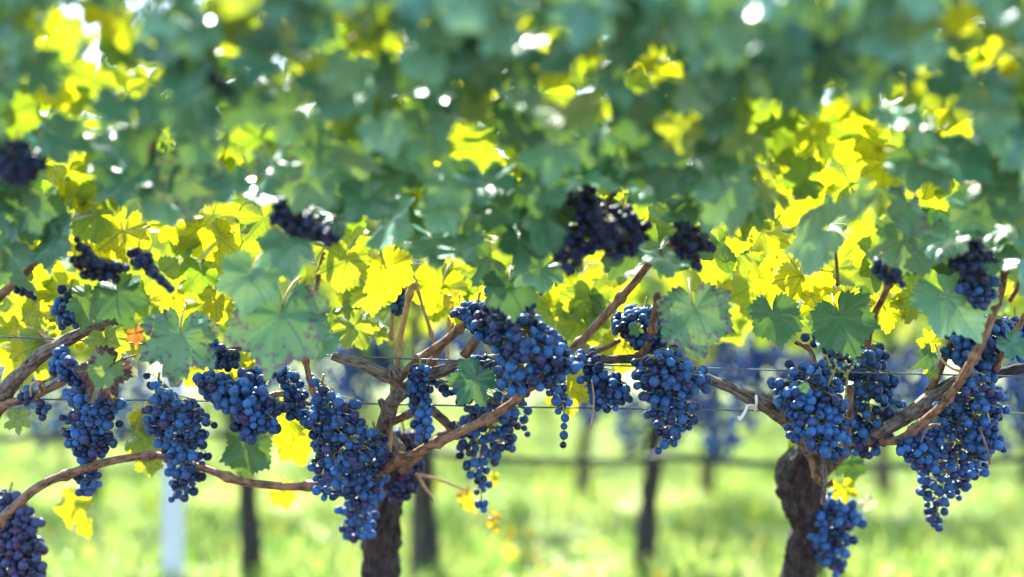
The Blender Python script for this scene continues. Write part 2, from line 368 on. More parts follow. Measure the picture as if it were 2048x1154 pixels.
trunk('L', [.0, (-85, 1200, 2.76), (-75, 1000, 2.7), (-60, 880, 2.55)], [44, 40, 38, 26], 3)
trunk('R', [.0, (2445, 1200, 2.76), (2420, 1000, 2.7), (2400, 840, 2.55)], [44, 40, 38, 26], 4)
# vine A : arms and shoots
cane('A', [(790, 905, 2.58), (768, 860, 2.48), (790, 800, 2.42), (832, 765, 2.40), (880, 742, 2.40), (940, 726, 2.40), (1020, 716, 2.41), (1140, 715, 2.41), (1230, 719, 2.42), (1295, 722, 2.42)], [20, 17, 14, 13, 13, 11, 10, 9, 9, 10], 'arm', 'arm', 12, .2)
cane('A', [(664, 711, 2.36), (720, 730, 2.37), (776, 755, 2.38), (812, 780, 2.40), (860, 815, 2.44), (915, 872, 2.52)], [9, 10, 12, 9, 8, 9], 'arm', 'arm', 11, .18)
cane('A', [(762, 800, 2.40), (770, 815, 2.41), (785, 822, 2.42)], [6, 8, 9], 'arm', 'spur', 9, .2)
cane('A', [(790, 752, 2.38), (786, 742, 2.36), (783, 735, 2.35)], [16, 15, 10], 'arm', 'spur', 10, .35)
cane('A', [(1375, 440, 2.22), (1340, 490, 2.24), (1290, 540, 2.27), (1225, 615, 2.29), (1150, 692, 2.30), (1085, 755, 2.30), (1000, 822, 2.32), (890, 878, 2.36), (800, 922, 2.44), (745, 945, 2.54)], [8, 8, 8, 9, 8, 9, 9, 9, 10, 12], 'cane', 'cane', 10, .05, .10)
cane('A', [(0 - 40, 1085, 2.40), (60, 985, 2.40), (170, 936, 2.42), (300, 911, 2.44), (390, 930, 2.45), (480, 962, 2.46), (600, 973, 2.47), (690, 955, 2.50), (760, 925, 2.56)], [9, 9, 8, 8, 7, 8, 8, 8, 10], 'cane', 'cane', 9, .05, .14)
cane('A', [(826, 562, 2.36), (815, 610, 2.37), (800, 680, 2.39), (790, 752, 2.42), (782, 830, 2.46), (776, 910, 2.5)], [6, 6, 6, 7, 7, 8], 'tan', 'shoot', 8, .05, .11)
cane('A', [(1000, 600, 2.42), (940, 640, 2.42), (880, 690, 2.43), (835, 722, 2.43), (795, 760, 2.42)], [6, 8, 9, 9, 9], 'cane', 'shoot', 9, .06, .09)
cane('A', [(1050, 585, 2.36), (995, 628, 2.37), (955, 675, 2.38), (928, 712, 2.39)], [7, 9, 10, 11], 'cane', 'shoot', 9, .06, .09)
cane('A', [(938, 610, 2.5), (885, 690, 2.5), (845, 760, 2.5), (838, 815, 2.47), (780, 845, 2.46)], [6, 7, 8, 9, 9], 'cane', 'shoot', 9, .06, .1)
cane('A', [(1316, 585, 2.34), (1308, 640, 2.36), (1298, 680, 2.38), (1278, 722, 2.41)], [6, 8, 8, 9], 'cane', 'shoot', 9, .06, .06)
cane('A', [(662, 465, 2.24), (640, 540, 2.27), (622, 620, 2.24), (609, 700, 2.30), (616, 745, 2.31), (628, 790, 2.33)], [5.8, 5.8, 5.8, 5.8, 5.8, 5.8], 'cane', 'shoot', 8, .06, .09)
cane('A', [(1235, 380, 2.11), (1160, 470, 2.24), (1115, 540, 2.27), (1080, 590, 2.26)], [5.8, 6.5, 5.8, 5.0], 'cane', 'shoot', 8, .06, .1)
cane('A', [(415, 725, 2.42), (450, 705, 2.41), (490, 692, 2.40), (560, 672, 2.40)], [6, 6, 6, 6], 'cane', 'shoot', 8, .06, .07)
cane('A', [(520, 800, 2.36), (560, 788, 2.37), (590, 800, 2.38), (625, 808, 2.4)], [6, 6, 5, 5], 'cane', 'shoot', 8, .06, .07)
cane('A', [(800, 945, 2.6), (860, 890, 2.6), (920, 850, 2.56), (985, 800, 2.5)], [10, 9, 8, 8], 'cane', 'shoot', 8, .06, .1)
cane('A', [(1085, 712, 2.42), (1130, 715, 2.44), (1200, 700, 2.47), (1240, 680, 2.48)], [5, 5, 5, 5], 'cane', 'shoot', 8, .06, .08)
cane('A', [(795, 555, 2.55), (788, 610, 2.56), (782, 680, 2.57)], [5, 5, 5], 'tan', 'shoot', 7, .05, .1)
cane('A', [(828, 560, 2.45), (845, 610, 2.47), (870, 690, 2.5)], [2.5, 3, 4], 'tan', 'shoot', 7, .05, .08)
cane('A', [(900, 590, 2.5), (898, 650, 2.48), (894, 718, 2.45)], [3, 4, 4], 'tan', 'shoot', 7, .05, .08)
cane('A', [(830, 948, 2.6), (880, 960, 2.62), (935, 982, 2.66)], [4, 3, 2], 'tan', 'shoot', 7, .05, .0)
cane('A', [(836, 952, 2.6), (850, 975, 2.6), (868, 1000, 2.62)], [4, 3, 2], 'tan', 'shoot', 7, .05, .0)
cane('A', [(420, 180, 1.82), (360, 215, 1.86), (312, 265, 1.92), (290, 390, 2.11)], [7.9, 7.9, 7.2, 6.5], 'cane', 'shoot', 8, .06, .1)
cane('A', [(1183, 760, 2.30), (1188, 800, 2.30), (1182, 850, 2.30), (1172, 865, 2.30)], [1.6, 1.6, 1.8, 3], 'tan', 'tendril', 6, 0, 0)
# vine L
cane('L', [(-60, 885, 2.52), (-25, 840, 2.47), (10, 785, 2.43), (55, 732, 2.40), (110, 692, 2.38), (170, 664, 2.37), (235, 640, 2.36)], [24, 20, 16, 14, 13, 12, 10], 'arm', 'arm', 13, .2, 0)
cane('L', [(-30, 815, 2.44), (20, 806, 2.42), (60, 796, 2.40), (110, 772, 2.39), (160, 742, 2.38), (190, 715, 2.38)], [9, 9, 8, 8, 7, 6], 'cane', 'cane', 9, .08, .08)
cane('L', [(112, 460, 2.2), (50, 545, 2.22), (0, 592, 2.24), (-60, 640, 2.25)], [7, 8, 9, 9], 'cane', 'shoot', 9, .06, .1)
cane('L', [(55, 655, 2.44), (85, 668, 2.43), (112, 690, 2.42), (135, 700, 2.41)], [4, 5, 5, 4], 'tan', 'shoot', 7, .06, .06)
cane('L', [(62, 792, 2.36), (62, 772, 2.34), (75, 763, 2.34), (88, 768, 2.36), (80, 785, 2.38)], [2.2, 2.2, 2.2, 2.4, 3], 'tan', 'tendril', 6, 0, 0)
cane('L', [(85, 785, 2.37), (80, 768, 2.36), (100, 758, 2.36), (112, 752, 2.37)], [3, 3, 3, 3], 'cane', 'tendril', 6, 0, 0)
# vine B
cane('B', [(1650, 935, 2.56), (1608, 885, 2.48), (1560, 832, 2.42), (1520, 806, 2.41), (1468, 780, 2.40), (1415, 758, 2.41), (1350, 735, 2.43)], [18, 16, 13, 14, 11, 10, 9], 'arm', 'arm', 12, .18)
cane('B', [(1655, 925, 2.55), (1700, 892, 2.47), (1755, 868, 2.42), (1800, 842, 2.40), (1850, 806, 2.39), (1900, 774, 2.39), (1945, 742, 2.40)], [18, 16, 16, 14, 15, 13, 9], 'arm', 'arm', 12, .2)
cane('B', [(2018, 500, 2.18), (2000, 588, 2.22), (1964, 682, 2.24), (1933, 738, 2.26), (1910, 778, 2.29), (1850, 842, 2.33), (1800, 878, 2.37), (1762, 880, 2.41)], [8, 8, 9, 9, 8, 9, 9, 8], 'cane', 'cane', 10, .05, .09)
cane('B', [(1925, 640, 2.36), (1905, 680, 2.37), (1880, 740, 2.39), (1853, 800, 2.41)], [7, 7, 8, 9], 'cane', 'shoot', 9, .06, .07)
cane('B', [(1590, 684, 2.36), (1618, 700, 2.35), (1632, 742, 2.34), (1625, 770, 2.34), (1602, 793, 2.36), (1560, 818, 2.40)], [4, 5, 5, 6, 6, 8], 'cane', 'shoot', 8, .06, .05)
cane('B', [(1790, 540, 2.2), (1776, 572, 2.23), (1746, 640, 2.3), (1735, 690, 2.36)], [7, 7, 7, 7], 'cane', 'shoot', 8, .06, .09)
cane('B', [(1668, 470, 2.2), (1672, 510, 2.22), (1676, 570, 2.24)], [3, 3.5, 4], 'cane', 'shoot', 8, .06, .1)
cane('B', [(1700, 770, 2.40), (1702, 820, 2.40), (1690, 880, 2.42)], [6, 7, 7], 'cane', 'shoot', 8, .06, .08)
cane('B', [(1620, 905, 2.5), (1632, 955, 2.5), (1650, 970, 2.5), (1665, 966, 2.5)], [6, 7, 6, 5], 'cane', 'spur', 8, .06, .04)
cane('B', [(1645, 915, 2.5), (1650, 960, 2.49), (1645, 1010, 2.5)], [6, 5, 4], 'arm', 'shoot', 8, .06, .08)
#cane('B', [(1480, 735, 2.6), (1440, 700, 2.6), (1420, 735, 2.6)], [7, 7, 8], 'cane', 'shoot', 8, .06, .08)
cane('B', [(1590, 820, 2.34), (1596, 790, 2.33), (1620, 755, 2.33), (1650, 735, 2.34)], [2.2, 2.4, 2.4, 2.4], 'tan', 'tendril', 6, 0, 0)
cane('B', [(1870, 688, 2.3), (1882, 718, 2.3), (1900, 735, 2.3), (1925, 745, 2.3)], [2, 2.4, 2.6, 3], 'tan', 'tendril', 6, 0, 0)
cane('B', [(1880, 850, 2.33), (1862, 850, 2.33), (1850, 862, 2.33), (1842, 885, 2.33)], [3.2, 3, 2.6, 2], 'cane', 'tendril', 6, 0, 0)
cane('B', [(1958, 855, 2.28), (1968, 880, 2.28), (1976, 905, 2.28), (1980, 928, 2.28)], [2, 2.2, 2.4, 2], 'cane', 'tendril', 6, 0, 0)
# vine R
cane('R', [(2400, 850, 2.52), (2250, 780, 2.46), (2120, 742, 2.42), (2048, 735, 2.40), (2005, 745, 2.40), (1980, 752, 2.40)], [20, 14, 12, 10, 9, 8], 'trunk', 'arm', 11, .15)
cane('R', [(2075, 590, 2.25), (2045, 640, 2.28), (2012, 695, 2.3), (1990, 738, 2.34)], [5, 6, 6, 6], 'cane', 'shoot', 8, .06, .07)
cane('R', [(2060, 420, 2.16), (2040, 560, 2.18), (2020, 600, 2.23)], [5.0, 5.0, 5.0], 'cane', 'shoot', 8, .06, .1)

def vine_of(x): return 'L' if x < 340 else 'A' if x < 1170 else 'B' if x < 1800 else 'R'
# hand-placed leaves: vine, x, y, half width px, roll, distance, kind, shape, tilt, yaw, label
HL = [
 ('A', 943, 768, 52, -32, 2.27, 'green', 4, 8, 12, 'single deep-lobed green leaf in front of the central bunches'),
 ('A', 555, 655, 108, -8, 2.17, 'mottled', 0, 14, 8, 'largest green leaf with faint purple blotches along its lower edge'),
 ('A', 358, 692, 84, -6, 2.24, 'mottled', 2, 10, -8, 'green leaf mottled purple between pale veins'),
 ('L', 205, 752, 62, -35, 2.26, 'red', 1, 12, 20, 'green leaf with dark red margin'),
 ('A', 712, 662, 46, 28, 2.29, 'light', 4, 12, -15, None),
 ('A', 650, 682, 44, -20, 2.31, 'green', 3, 25, 20, None),
 ('B', 1392, 640, 82, 8, 2.20, 'mottled', 5, 12, 5, 'broad green leaf with pinkish brown lower edge'),
 ('B', 1550, 642, 60, 6, 2.29, 'dark', 0, 18, -10, None),
 ('B', 1688, 650, 72, 22, 2.27, 'dark', 5, 22, 12, None),
 ('B', 1908, 612, 88, 30, 2.20, 'green', 3, 20, -12, None),
 ('A', 1022, 585, 60, 6, 2.16, 'dark', 3, 18, 5, None),
 ('B', 1860, 680, 27, 150, 2.31, 'yellow', 4, 0, 15, None),
 ('B', 1855, 714, 30, -50, 2.30, 'dark', 6, 35, -20, None),
 ('B', 1862, 744, 18, -20, 2.32, 'light', 4, 10, 0, None),
 ('R', 2028, 692, 34, 40, 2.28, 'green', 2, 20, -10, None),
 ('A', 496, 905, 58, -8, 2.50, 'dark', 5, 0, 15, None),
 ('A', 592, 890, 46, 20, 2.62, 'yellow', 1, 10, -10, None),
 ('A', 640, 855, 44, -30, 2.60, 'yellow', 0, 10, -10, None),
 ('A', 560, 840, 56, 10, 2.56, 'yellow', 2, 0, 10, None),
 ('L', 290, 882, 50, 70, 2.50, 'light', 1, 25, 10, None),
 ('L', 300, 925, 34, 10, 2.52, 'light', 0, 15, 10, None),
 ('L', 285, 835, 40, 25, 2.50, 'yellowspot', 6, 30, 20, None),
 ('L', 70, 690, 58, 10, 2.46, 'yellowspot', 0, 8, 10, 'sunlit yellow leaf with rusty brown spots'),
 ('L', 45, 640, 60, -30, 2.5, 'yellow', 1, 8, 10, None),
 ('A', 470, 752, 64, 0, 2.52, 'yellow', 2, 5, 10, None),
 ('A', 498, 762, 40, 20, 2.50, 'yellowspot', 0, 5, -10, None),
 ('A', 400, 745, 40, 20, 2.52, 'yellow', 0, 5, -10, None),
 ('A', 1135, 785, 52, 10, 2.50, 'yellowspot', 2, 5, -10, 'yellow leaf with rust spots behind loose hanging berries'),
 ('A', 1245, 705, 50, -10, 2.52, 'yellowspot', 0, 5, 10, None),
 ('L', 38, 842, 30, 5, 2.40, 'light', 8, 15, 10, None),
 ('A', 930, 998, 30, 20, 2.74, 'orange', 6, 20, 50, 'small orange leaf dangling below the middle bunch'),
 ('A', 992, 1045, 26, 6, 2.78, 'orange', 7, 10, 62, None),
 ('A', 985, 958, 18, 0, 2.74, 'yellow', 7, 10, 30, None),
 ('L', 145, 1018, 44, -20, 2.68, 'yellow', 1, 10, 20, None),
 ('L', 174, 1055, 26, 10, 2.68, 'yellow', 3, 10, 30, None),
 ('A', 568, 990, 32, 20, 2.68, 'yellow', 0, 10, 20, None),
 ('B', 1688, 982, 28, 10, 2.62, 'yellow', 8, 10, 20, None),
 ('B', 1592, 888, 18, 0, 2.66, 'yellow', 0, 10, 20, None),
 ('B', 1700, 935, 34, 10, 2.66, 'dark', 0, 10, 20, None),
 ('B', 1738, 1005, 22, 60, 2.7, 'pale', 7, 10, 40, None),
 ('L', 272, 672, 22, 10, 2.34, 'redleaf', 0, 10, 20, 'small red leaf between larger green ones'),
 ('B', 1609, 776, 12, 20, 2.26, 'green', 5, 10, 20, None),
 ('L', 262, 738, 30, 60, 2.32, 'pale', 7, 40, 20, None),
 ('L', 215, 690, 46, 20, 2.33, 'light', 6, 20, -20, None),
 ('A', 500, 565, 70, -10, 2.10, 'green', 3, 20, 0, None),
 ('L', 240, 600, 60, 20, 2.2, 'dark', 1, 20, 0, None),
 ('L', 175, 610, 46, -20, 2.24, 'dark', 6, 20, 0, None),
 ('A', 575, 505, 62, 10, 2.03, 'green', 3, 20, 0, None),
 ('A', 1170, 640, 60, 20, 2.55, 'light', 2, 0, 10, None),
 ('A', 1145, 600, 66, -20, 2.6, 'yellow', 2, 0, 10, None),
 ('A', 1272, 660, 16, 10, 2.30, 'dark', 4, 10, 10, None),
 ('A', 925, 950, 0, 0, 2.6, 'yellow', 0, 0, 0, None),
 ('A', 880, 590, 60, -15, 2.55, 'yellow', 1, 5, 0, None),
 ('A', 690, 535, 56, -15, 2.22, 'light', 5, -5, 10, None),
 ('A', 775, 550, 62, 12, 2.24, 'yellow', 1, 0, -14, None),
 ('A', 740, 590, 46, 5, 2.3, 'light', 3, -5, 0, None),
 ('B', 1610, 565, 60, 25, 2.40, 'yellow', 4, 5, 0, None),
 ('B', 1640, 610, 44, 0, 2.40, 'yellow', 2, 5, 0, None),
 ('B', 1540, 575, 40, -30, 2.42, 'yellow', 4, 5, 0, None),
 ('B', 1770, 625, 44, 10, 2.42, 'yellow', 2, 5, 0, None),
 ('B', 1825, 600, 50, -10, 2.42, 'light', 2, 5, 0, None),
 ('B', 1690, 610, 40, 20, 2.44, 'yellow', 2, 5, 0, None),
]
for i in range(34):                      # small ageing leaves filling in above the fruit
    x, y = random.uniform(20, 2030), random.uniform(575, 690)
    HL.append((vine_of(x), x, y, random.uniform(22, 44), random.gauss(0, 50), random.uniform(2.40, 2.56), random.choice(('light', 'thin', 'yellow', 'yellowspot', 'dark')), random.randrange(9), random.gauss(10, 22), random.gauss(0, 28), None))
leaf_n = {k: 0 for k in vines}
def put_leaf(v, x, y, hw, roll, d, kind, shape, tilt, yaw, label=None):
    o = link('leaf', SHAPES[shape], vines[v], leaf_matrix(x, y, d, hw, roll, tilt, yaw))
    o.material_slots[0].link = 'OBJECT'; o.material_slots[0].material = M[kind]
    if label: o['label'] = label
    leaf_n[v] += 1
for h in HL:
    if h[3]: put_leaf(*h)

# open patches of the front leaf wall, where the sunlit leaves behind show through (x, y, rx, ry)
GAP = [(50,50,60,45),(100,100,40,30),(215,45,70,60),(250,120,55,60),(275,180,50,25),(30,215,40,40),(140,215,60,45),(70,220,30,30),(180,160,45,60),(460,60,50,60),(740,60,75,60),(690,90,45,40),(600,135,60,22),(530,280,75,32),(460,330,25,20),
 (140,360,45,45),(205,460,75,70),(420,460,95,62),(480,490,45,50),(330,285,25,15),(940,290,65,36),(1035,325,40,40),(775,230,25,20),(1100,160,34,34),(1160,85,32,22),(1090,60,40,30),(1195,150,24,24),(1300,135,25,20),(1350,140,34,34),(1190,215,25,30),(1365,225,36,20),
 (1510,220,26,42),(1540,270,42,52),(1590,285,65,55),(1620,370,65,72),(1740,310,62,75),(1690,220,36,42),(1840,180,26,52),(1920,60,55,60),(1960,110,62,50),(1900,250,42,55),(1880,390,52,42),(1720,470,62,52),(1480,490,85,55),(1550,505,55,62),(720,550,110,90),
 (900,585,85,50),(1180,580,65,65),(1550,560,62,52),(1640,560,72,62),(1450,560,52,52),(1165,465,28,36),(1300,445,38,42),(50,600,65,65),(100,560,50,50),(60,690,70,70),(850,430,16,20),(970,480,26,22),(1130,620,62,52),(1235,610,42,52),(1790,590,62,42),(1420,510,62,62),(340,480,30,40)]
DARKB = [(600,435,55,45),(1190,430,75,50),(1380,490,45,30),(215,530,60,40),(300,540,40,35),(1775,540,28,28),(1935,510,32,40),(35,320,34,55),(1000,25,30,20),(435,165,32,28),(1255,480,60,70)]
def in_gap(x, y, hw, lst=GAP):
    return any(((x - a) / (c * 1.0 + hw * .30)) ** 2 + ((y - b_) / (d * 1.0 + hw * .30)) ** 2 < 1 for a, b_, c, d in lst)
def dfront(y):
    t = max(0, min(1, (640 - y) / 640)); return 2.28 - .76 * t
def lower_edge(x): return 575 + 45 * noise.noise(Vector((x * .006, 2., 0))) + 30 * noise.noise(Vector((x * .02, 7., 0)))
placed = [(h[1], h[2], h[3] * 1.1) for h in HL if h[3] > 40 and h[5] < 2.33]
back = {k: [] for k in vines}
tries = 0
while tries < 14000 and len(placed) < 520:
    tries += 1
    x, y = random.uniform(-90, 2140), random.uniform(-90, 620)
    hw = random.uniform(54, 88) * (.84 + .16 * max(y, 0) / 600)
    if y > lower_edge(x) - hw * .5: continue
    if in_gap(x, y, hw) or in_gap(x, y, hw * .8, DARKB): continue
    if any((x - a) ** 2 + (y - b_) ** 2 < (.62 * (hw + c)) ** 2 * .62 for a, b_, c in placed): continue
    v = vine_of(x)
    placed.append((x, y, hw))
    k = random.random(); kind = 'green' if k < .72 else 'dark' if k < .86 else 'light' if k < .96 else 'mottled'
    t_ = (x, y, dfront(y) + random.gauss(0, .035), hw, random.gauss(0, 38), random.gauss(28, 20), random.gauss(0, 30))
    if leaf_n[v] < 98: put_leaf(v, x, y, hw, t_[4], t_[2], kind, random.randrange(9), t_[5], t_[6])
    else: back[v].append((leaf_matrix(*t_), random.randrange(5), 3))

print('LEAVES', leaf_n)
# the sunlit leaves at the back of each front vine: too many to tell apart, one mass per vine
def leaf_mass(name, items, shapes, mats, parent=None):
    V, F, U, RM, FM = [], [], [], [], []
    for mw, sh, mi in items:
        g = shapes[sh]; o = len(V); A = np.array(g[0]) @ np.array(mw.to_3x3()).T + np.array(mw.translation)
        V += [tuple(a) for a in A]; F += [tuple(i + o for i in q) for q in g[1]]; U += g[2]; RM += g[3]; FM += [mi] * len(g[1])
    off = parent.location if parent else Vector((0, 0, 0))
    V = [(a - off.x, b_ - off.y, c - off.z) for a, b_, c in V]
    return mesh(name, V, F, U, RM, mats, FM)
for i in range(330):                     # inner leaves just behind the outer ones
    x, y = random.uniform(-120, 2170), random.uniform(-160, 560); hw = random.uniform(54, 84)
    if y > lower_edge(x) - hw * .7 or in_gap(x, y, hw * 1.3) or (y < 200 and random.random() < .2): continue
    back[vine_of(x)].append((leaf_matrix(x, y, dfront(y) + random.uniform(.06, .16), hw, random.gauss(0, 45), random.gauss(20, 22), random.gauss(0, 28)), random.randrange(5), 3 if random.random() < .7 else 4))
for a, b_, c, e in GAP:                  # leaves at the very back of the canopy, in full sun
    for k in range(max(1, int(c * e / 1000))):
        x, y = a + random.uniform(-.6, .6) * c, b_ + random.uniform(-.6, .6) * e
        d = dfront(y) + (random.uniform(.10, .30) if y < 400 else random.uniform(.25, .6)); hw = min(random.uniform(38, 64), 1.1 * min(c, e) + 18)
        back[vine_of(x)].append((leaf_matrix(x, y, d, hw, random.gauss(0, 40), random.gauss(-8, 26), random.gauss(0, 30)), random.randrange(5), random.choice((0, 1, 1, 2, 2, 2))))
for i in range(640):
    x, y = random.uniform(-120, 2170), random.uniform(-130, 655)
    if y > 560 and random.random() < .35: continue
    if y < 220 and random.random() < .12: continue
    if x < 560 and y < 260 and random.random() < .45: continue     # the thin place at top left where sky breaks through
    d = dfront(y) + (random.uniform(.14, .42) if y < 400 else random.uniform(.16, .60)); hw = random.uniform(48, 84) * 2.2 / d * .9
    if in_gap(x, y, hw * .4) and random.random() < .8: continue
    k = random.random(); mi = 0 if k < .55 else 1 if k < .85 else 2
    back[vine_of(x)].append((leaf_matrix(x, y, d, hw, random.gauss(0, 60), random.gauss(10, 38), random.gauss(0, 38)), random.randrange(5), mi))
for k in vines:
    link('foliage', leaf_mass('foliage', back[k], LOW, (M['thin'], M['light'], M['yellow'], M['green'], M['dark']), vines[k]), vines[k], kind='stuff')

# ---------------------------------------------------------------- grape bunches
def berry_geo(seg=14, rings=9, sx=1., sz=1.05, rough=0., seed=0):
    V, F, U = [], [], []
    V.append((0, 0, -sz)); U.append((.5, 0.))
    for i in range(1, rings):
        th = PI * i / rings
        for j in range(seg):
            a = 2 * PI * j / seg; p = Vector((math.sin(th) * math.cos(a), math.sin(th) * math.sin(a), -math.cos(th)))
            q = 1 + rough * noise.noise(p * 2.3 + Vector((seed, 0, 0))); V.append((p.x * sx * q, p.y * sx * q, p.z * sz * q)); U.append((j / seg, i / rings))
    V.append((0, 0, sz)); U.append((.5, 1.)); n = len(V) - 1
    for j in range(seg):
        k = (j + 1) % seg; F.append((0, 1 + k, 1 + j)); F.append((n, n - seg + j, n - seg + k))
        for i in range(rings - 2):
            a = 1 + i * seg; F.append((a + j, a + k, a + seg + k, a + seg + j))
    return V, F, U
BG = [berry_geo(sz=1.03), berry_geo(sz=1.09, rough=.05, seed=2), berry_geo(sx=1.02, sz=1.0, rough=.04, seed=5)]
BM = [mesh('grape', *g, mats=(M['grape'],)) for g in BG]
SHR = mesh('grape', *berry_geo(sz=.9, rough=.55, seed=9), mats=(M['grape'],))
BL = berry_geo(9, 6)
def pack(spine, d, bd, loose=0., seed=0, zr=.75, tries=7000, cap=190, wid=1.16):
    """berry centres (x px, y px, depth offset px, radius px, spine foot) in the volume round the spine"""
    rg = random.Random(seed); out = []
    seglen = [math.hypot(b_[0] - a[0], b_[1] - a[1]) for a, b_ in zip(spine, spine[1:])]
    wts = [l * (a[2] + b_[2] + 6) for l, a, b_ in zip(seglen, spine, spine[1:])]
    for _ in range(tries):
        if len(out) >= cap: break
        i = rg.choices(range(len(wts)), wts)[0]; t = rg.random(); a, b_ = spine[i], spine[i + 1]
        cx, cy, cw = (a[k] + (b_[k] - a[k]) * t for k in range(3)); cw *= wid * (1 + .20 * math.sin(t * 5 + i * 2.1 + seed)) if cw > 22 else wid
        r = bd / 2 * rg.choice((1, 1.02, 1.05, .94, 1.10, .84, .97, .74)); ww = max(0, cw - r * .45)
        ang = rg.random() * 2 * PI; q = math.sqrt(rg.random())
        if ww > 1.7 * bd: q = .45 + .55 * q
        q *= 1.28 if rg.random() < .07 else 1
        ux, uz = math.cos(ang) * q * ww, math.sin(ang) * q * ww * zr
        l = max(1e-6, seglen[i]); nx, ny = -(b_[1] - a[1]) / l, (b_[0] - a[0]) / l
        x, y, z = cx + ux * abs(nx) + rg.gauss(0, 1), cy + ux * abs(ny) * .8 + rg.gauss(0, 2), uz
        m = .79 + loose
        if all((x - o[0]) ** 2 + (y - o[1]) ** 2 + (z - o[2]) ** 2 > ((r + o[3]) * m) ** 2 for o in out):
            out.append((x, y, z, r, (cx, cy - bd * .55)))
    return out
def bunch(label, spine, d, bd=16.5, loose=0., seed=0, fine=True, green=0, stem_top=None, mat='grape', tilt_d=0., group='grape bunches of the front row', cap=190, zr=.75, pedicels=True, wid=1.16):
    if fine: bd *= 1.13
    B = pack(spine, d, bd, loose, seed, zr, cap=cap, wid=wid); top = spine[0]; rg = random.Random(seed + 99)
    y0 = top[1]
    def W(x, y, z): return P(x, y, d + tilt_d * (y - y0) / 100 + z * px(d))
    o0 = W(top[0], top[1] - 8, 0); root = thing('grape_bunch', label, 'grape bunch', o0, group)
    s = px(d)
    # stem: rachis along the spine, pedicels to the berries
    st = [(stem_top[0], stem_top[1], 2.)] if stem_top else [(top[0] + rg.uniform(-6, 6), top[1] - 26, 2.)]
    path = [W(a[0], a[1], 0) for a in st] + [W(a[0], a[1], 0) for a in spine]
    parts = [tube(path, [2.6 * s] + [max(1.0, 2.4 - 1.3 * i / len(spine)) * s for i in range(len(spine))], 6, 5, 0, 0, seed, .8)]
    if pedicels:
        for (x, y, z, r, ft) in B:
            a, e = W(ft[0], ft[1], 0), W(x, y - r * .8, z); mid = (a + e) / 2 + Vector((0, 0, 2 * s))
            parts.append(tube([a, mid, e], [1.3 * s, 1.1 * s, 1.3 * s], 4, 2))
    V, F, U = merge(parts); link('stem', mesh('stem', rel(V, o0), F, U, mats=(M['rachis'],)), root)
    B.sort(key=lambda q: q[2])
    def mw(q):
        x, y, z, r, ft = q; c = W(x, y, z); ax = (W(ft[0], ft[1] - 6, 0) - c)
        ax = (ax.normalized() + Vector((rg.uniform(-.5, .5), rg.uniform(-.5, .5), .6))).normalized()
        return Matrix.Translation(c) @ ax.to_track_quat('Z', 'Y').to_matrix().to_4x4() @ Matrix.Scale(r * s, 4)
    rest = B
    if fine:
        for q in B[:98]:
            e = link('grape', SHR if rg.random() < (.025 if mat == 'grape' else .2) else rg.choice(BM), root, mw(q))
            if mat != 'grape': e.material_slots[0].link = 'OBJECT'; e.material_slots[0].material = M[mat]
        rest = B[98:]
    if rest:
        V, F, U = [], [], []; g = BL if not fine else BG[0]
        for q in rest:
            m4 = mw(q); o = len(V); A = np.array(g[0]) @ np.array(m4.to_3x3()).T + np.array(m4.translation - o0)
            V += [tuple(a) for a in A]; F += [tuple(i + o for i in f) for f in g[1]]; U += g[2]
        e = link('grapes', mesh('grapes', V, F, U, mats=(M[mat],)), root); e['kind'] = 'stuff'
    return root
bunch('narrow bunch hanging from the lower wire under the red-margined leaf', [(190, 790, 40), (182, 840, 44), (176, 885, 36), (172, 920, 15), (176, 950, 26), (172, 985, 14)], 2.37, 18, seed=1, tilt_d=.06)
bunch('long plump bunch at left, tapering down in front of the white post', [(318, 770, 26), (345, 800, 58), (352, 850, 54), (362, 900, 40), (370, 950, 34), (360, 1000, 18)], 2.33, 18, .03, wid=1.08, seed=2, tilt_d=.08)
bunch('wide short bunch joined right of the long left one, above the dark heart-shaped leaf', [(400, 770, 30), (440, 785, 42), (490, 805, 48), (530, 800, 46), (505, 850, 30), (490, 875, 16)], 2.35, 18, seed=3, zr=.8)
bunch('loose row of dark berries just under the largest mottled leaf', [(500, 752, 16), (535, 742, 20), (570, 740, 22), (592, 760, 18)], 2.37, 18, .08, seed=4)
bunch('little knot of berries on the stalk left of the ragged left-middle bunch', [(575, 770, 14), (588, 790, 22), (592, 820, 14)], 2.38, 17, .03, seed=34)
bunch('small dark bunch at left above the lower brown cane, beside the red-margined leaf', [(105, 735, 14), (140, 728, 36), (165, 750, 36), (150, 785, 10)], 2.36, 18, .02, seed=5)
bunch('few loose berries at the left edge along the lower wire', [(40, 795, 10), (60, 790, 18), (85, 810, 16), (78, 828, 10)], 2.39, 17, .05, seed=6)
bunch('big ragged bunch below the cut vertical shoot, left of the dark upright trunk', [(645, 775, 34), (668, 800, 50), (655, 850, 66), (680, 890, 56), (650, 935, 36), (658, 965, 30), (652, 1000, 12)], 2.34, 17.5, .04, wid=1.08, seed=7, tilt_d=.06)
bunch('long thin bunch trailing down the front of the dark upright trunk', [(750, 870, 20), (740, 900, 42), (715, 950, 36), (725, 985, 34), (715, 1030, 34), (712, 1080, 18)], 2.45, 17.5, .02, seed=8, tilt_d=.08)
bunch('pale blue main bunch in the centre, under the dark green leaf', [(1020, 595, 38), (1040, 640, 60), (1060, 690, 66), (1040, 740, 46), (1015, 775, 20)], 2.25, 18, wid=1.32, seed=9)
bunch('bunch shoulder right of the central bunch, over the end of the grey arm', [(1095, 680, 18), (1110, 705, 34), (1105, 745, 26)], 2.27, 18, .02, wid=1.3, seed=10)
bunch('small dark bunch upper left of the central one, between two brown shoots', [(955, 610, 24), (950, 640, 32), (965, 675, 14)], 2.33, 18, .03, seed=11)
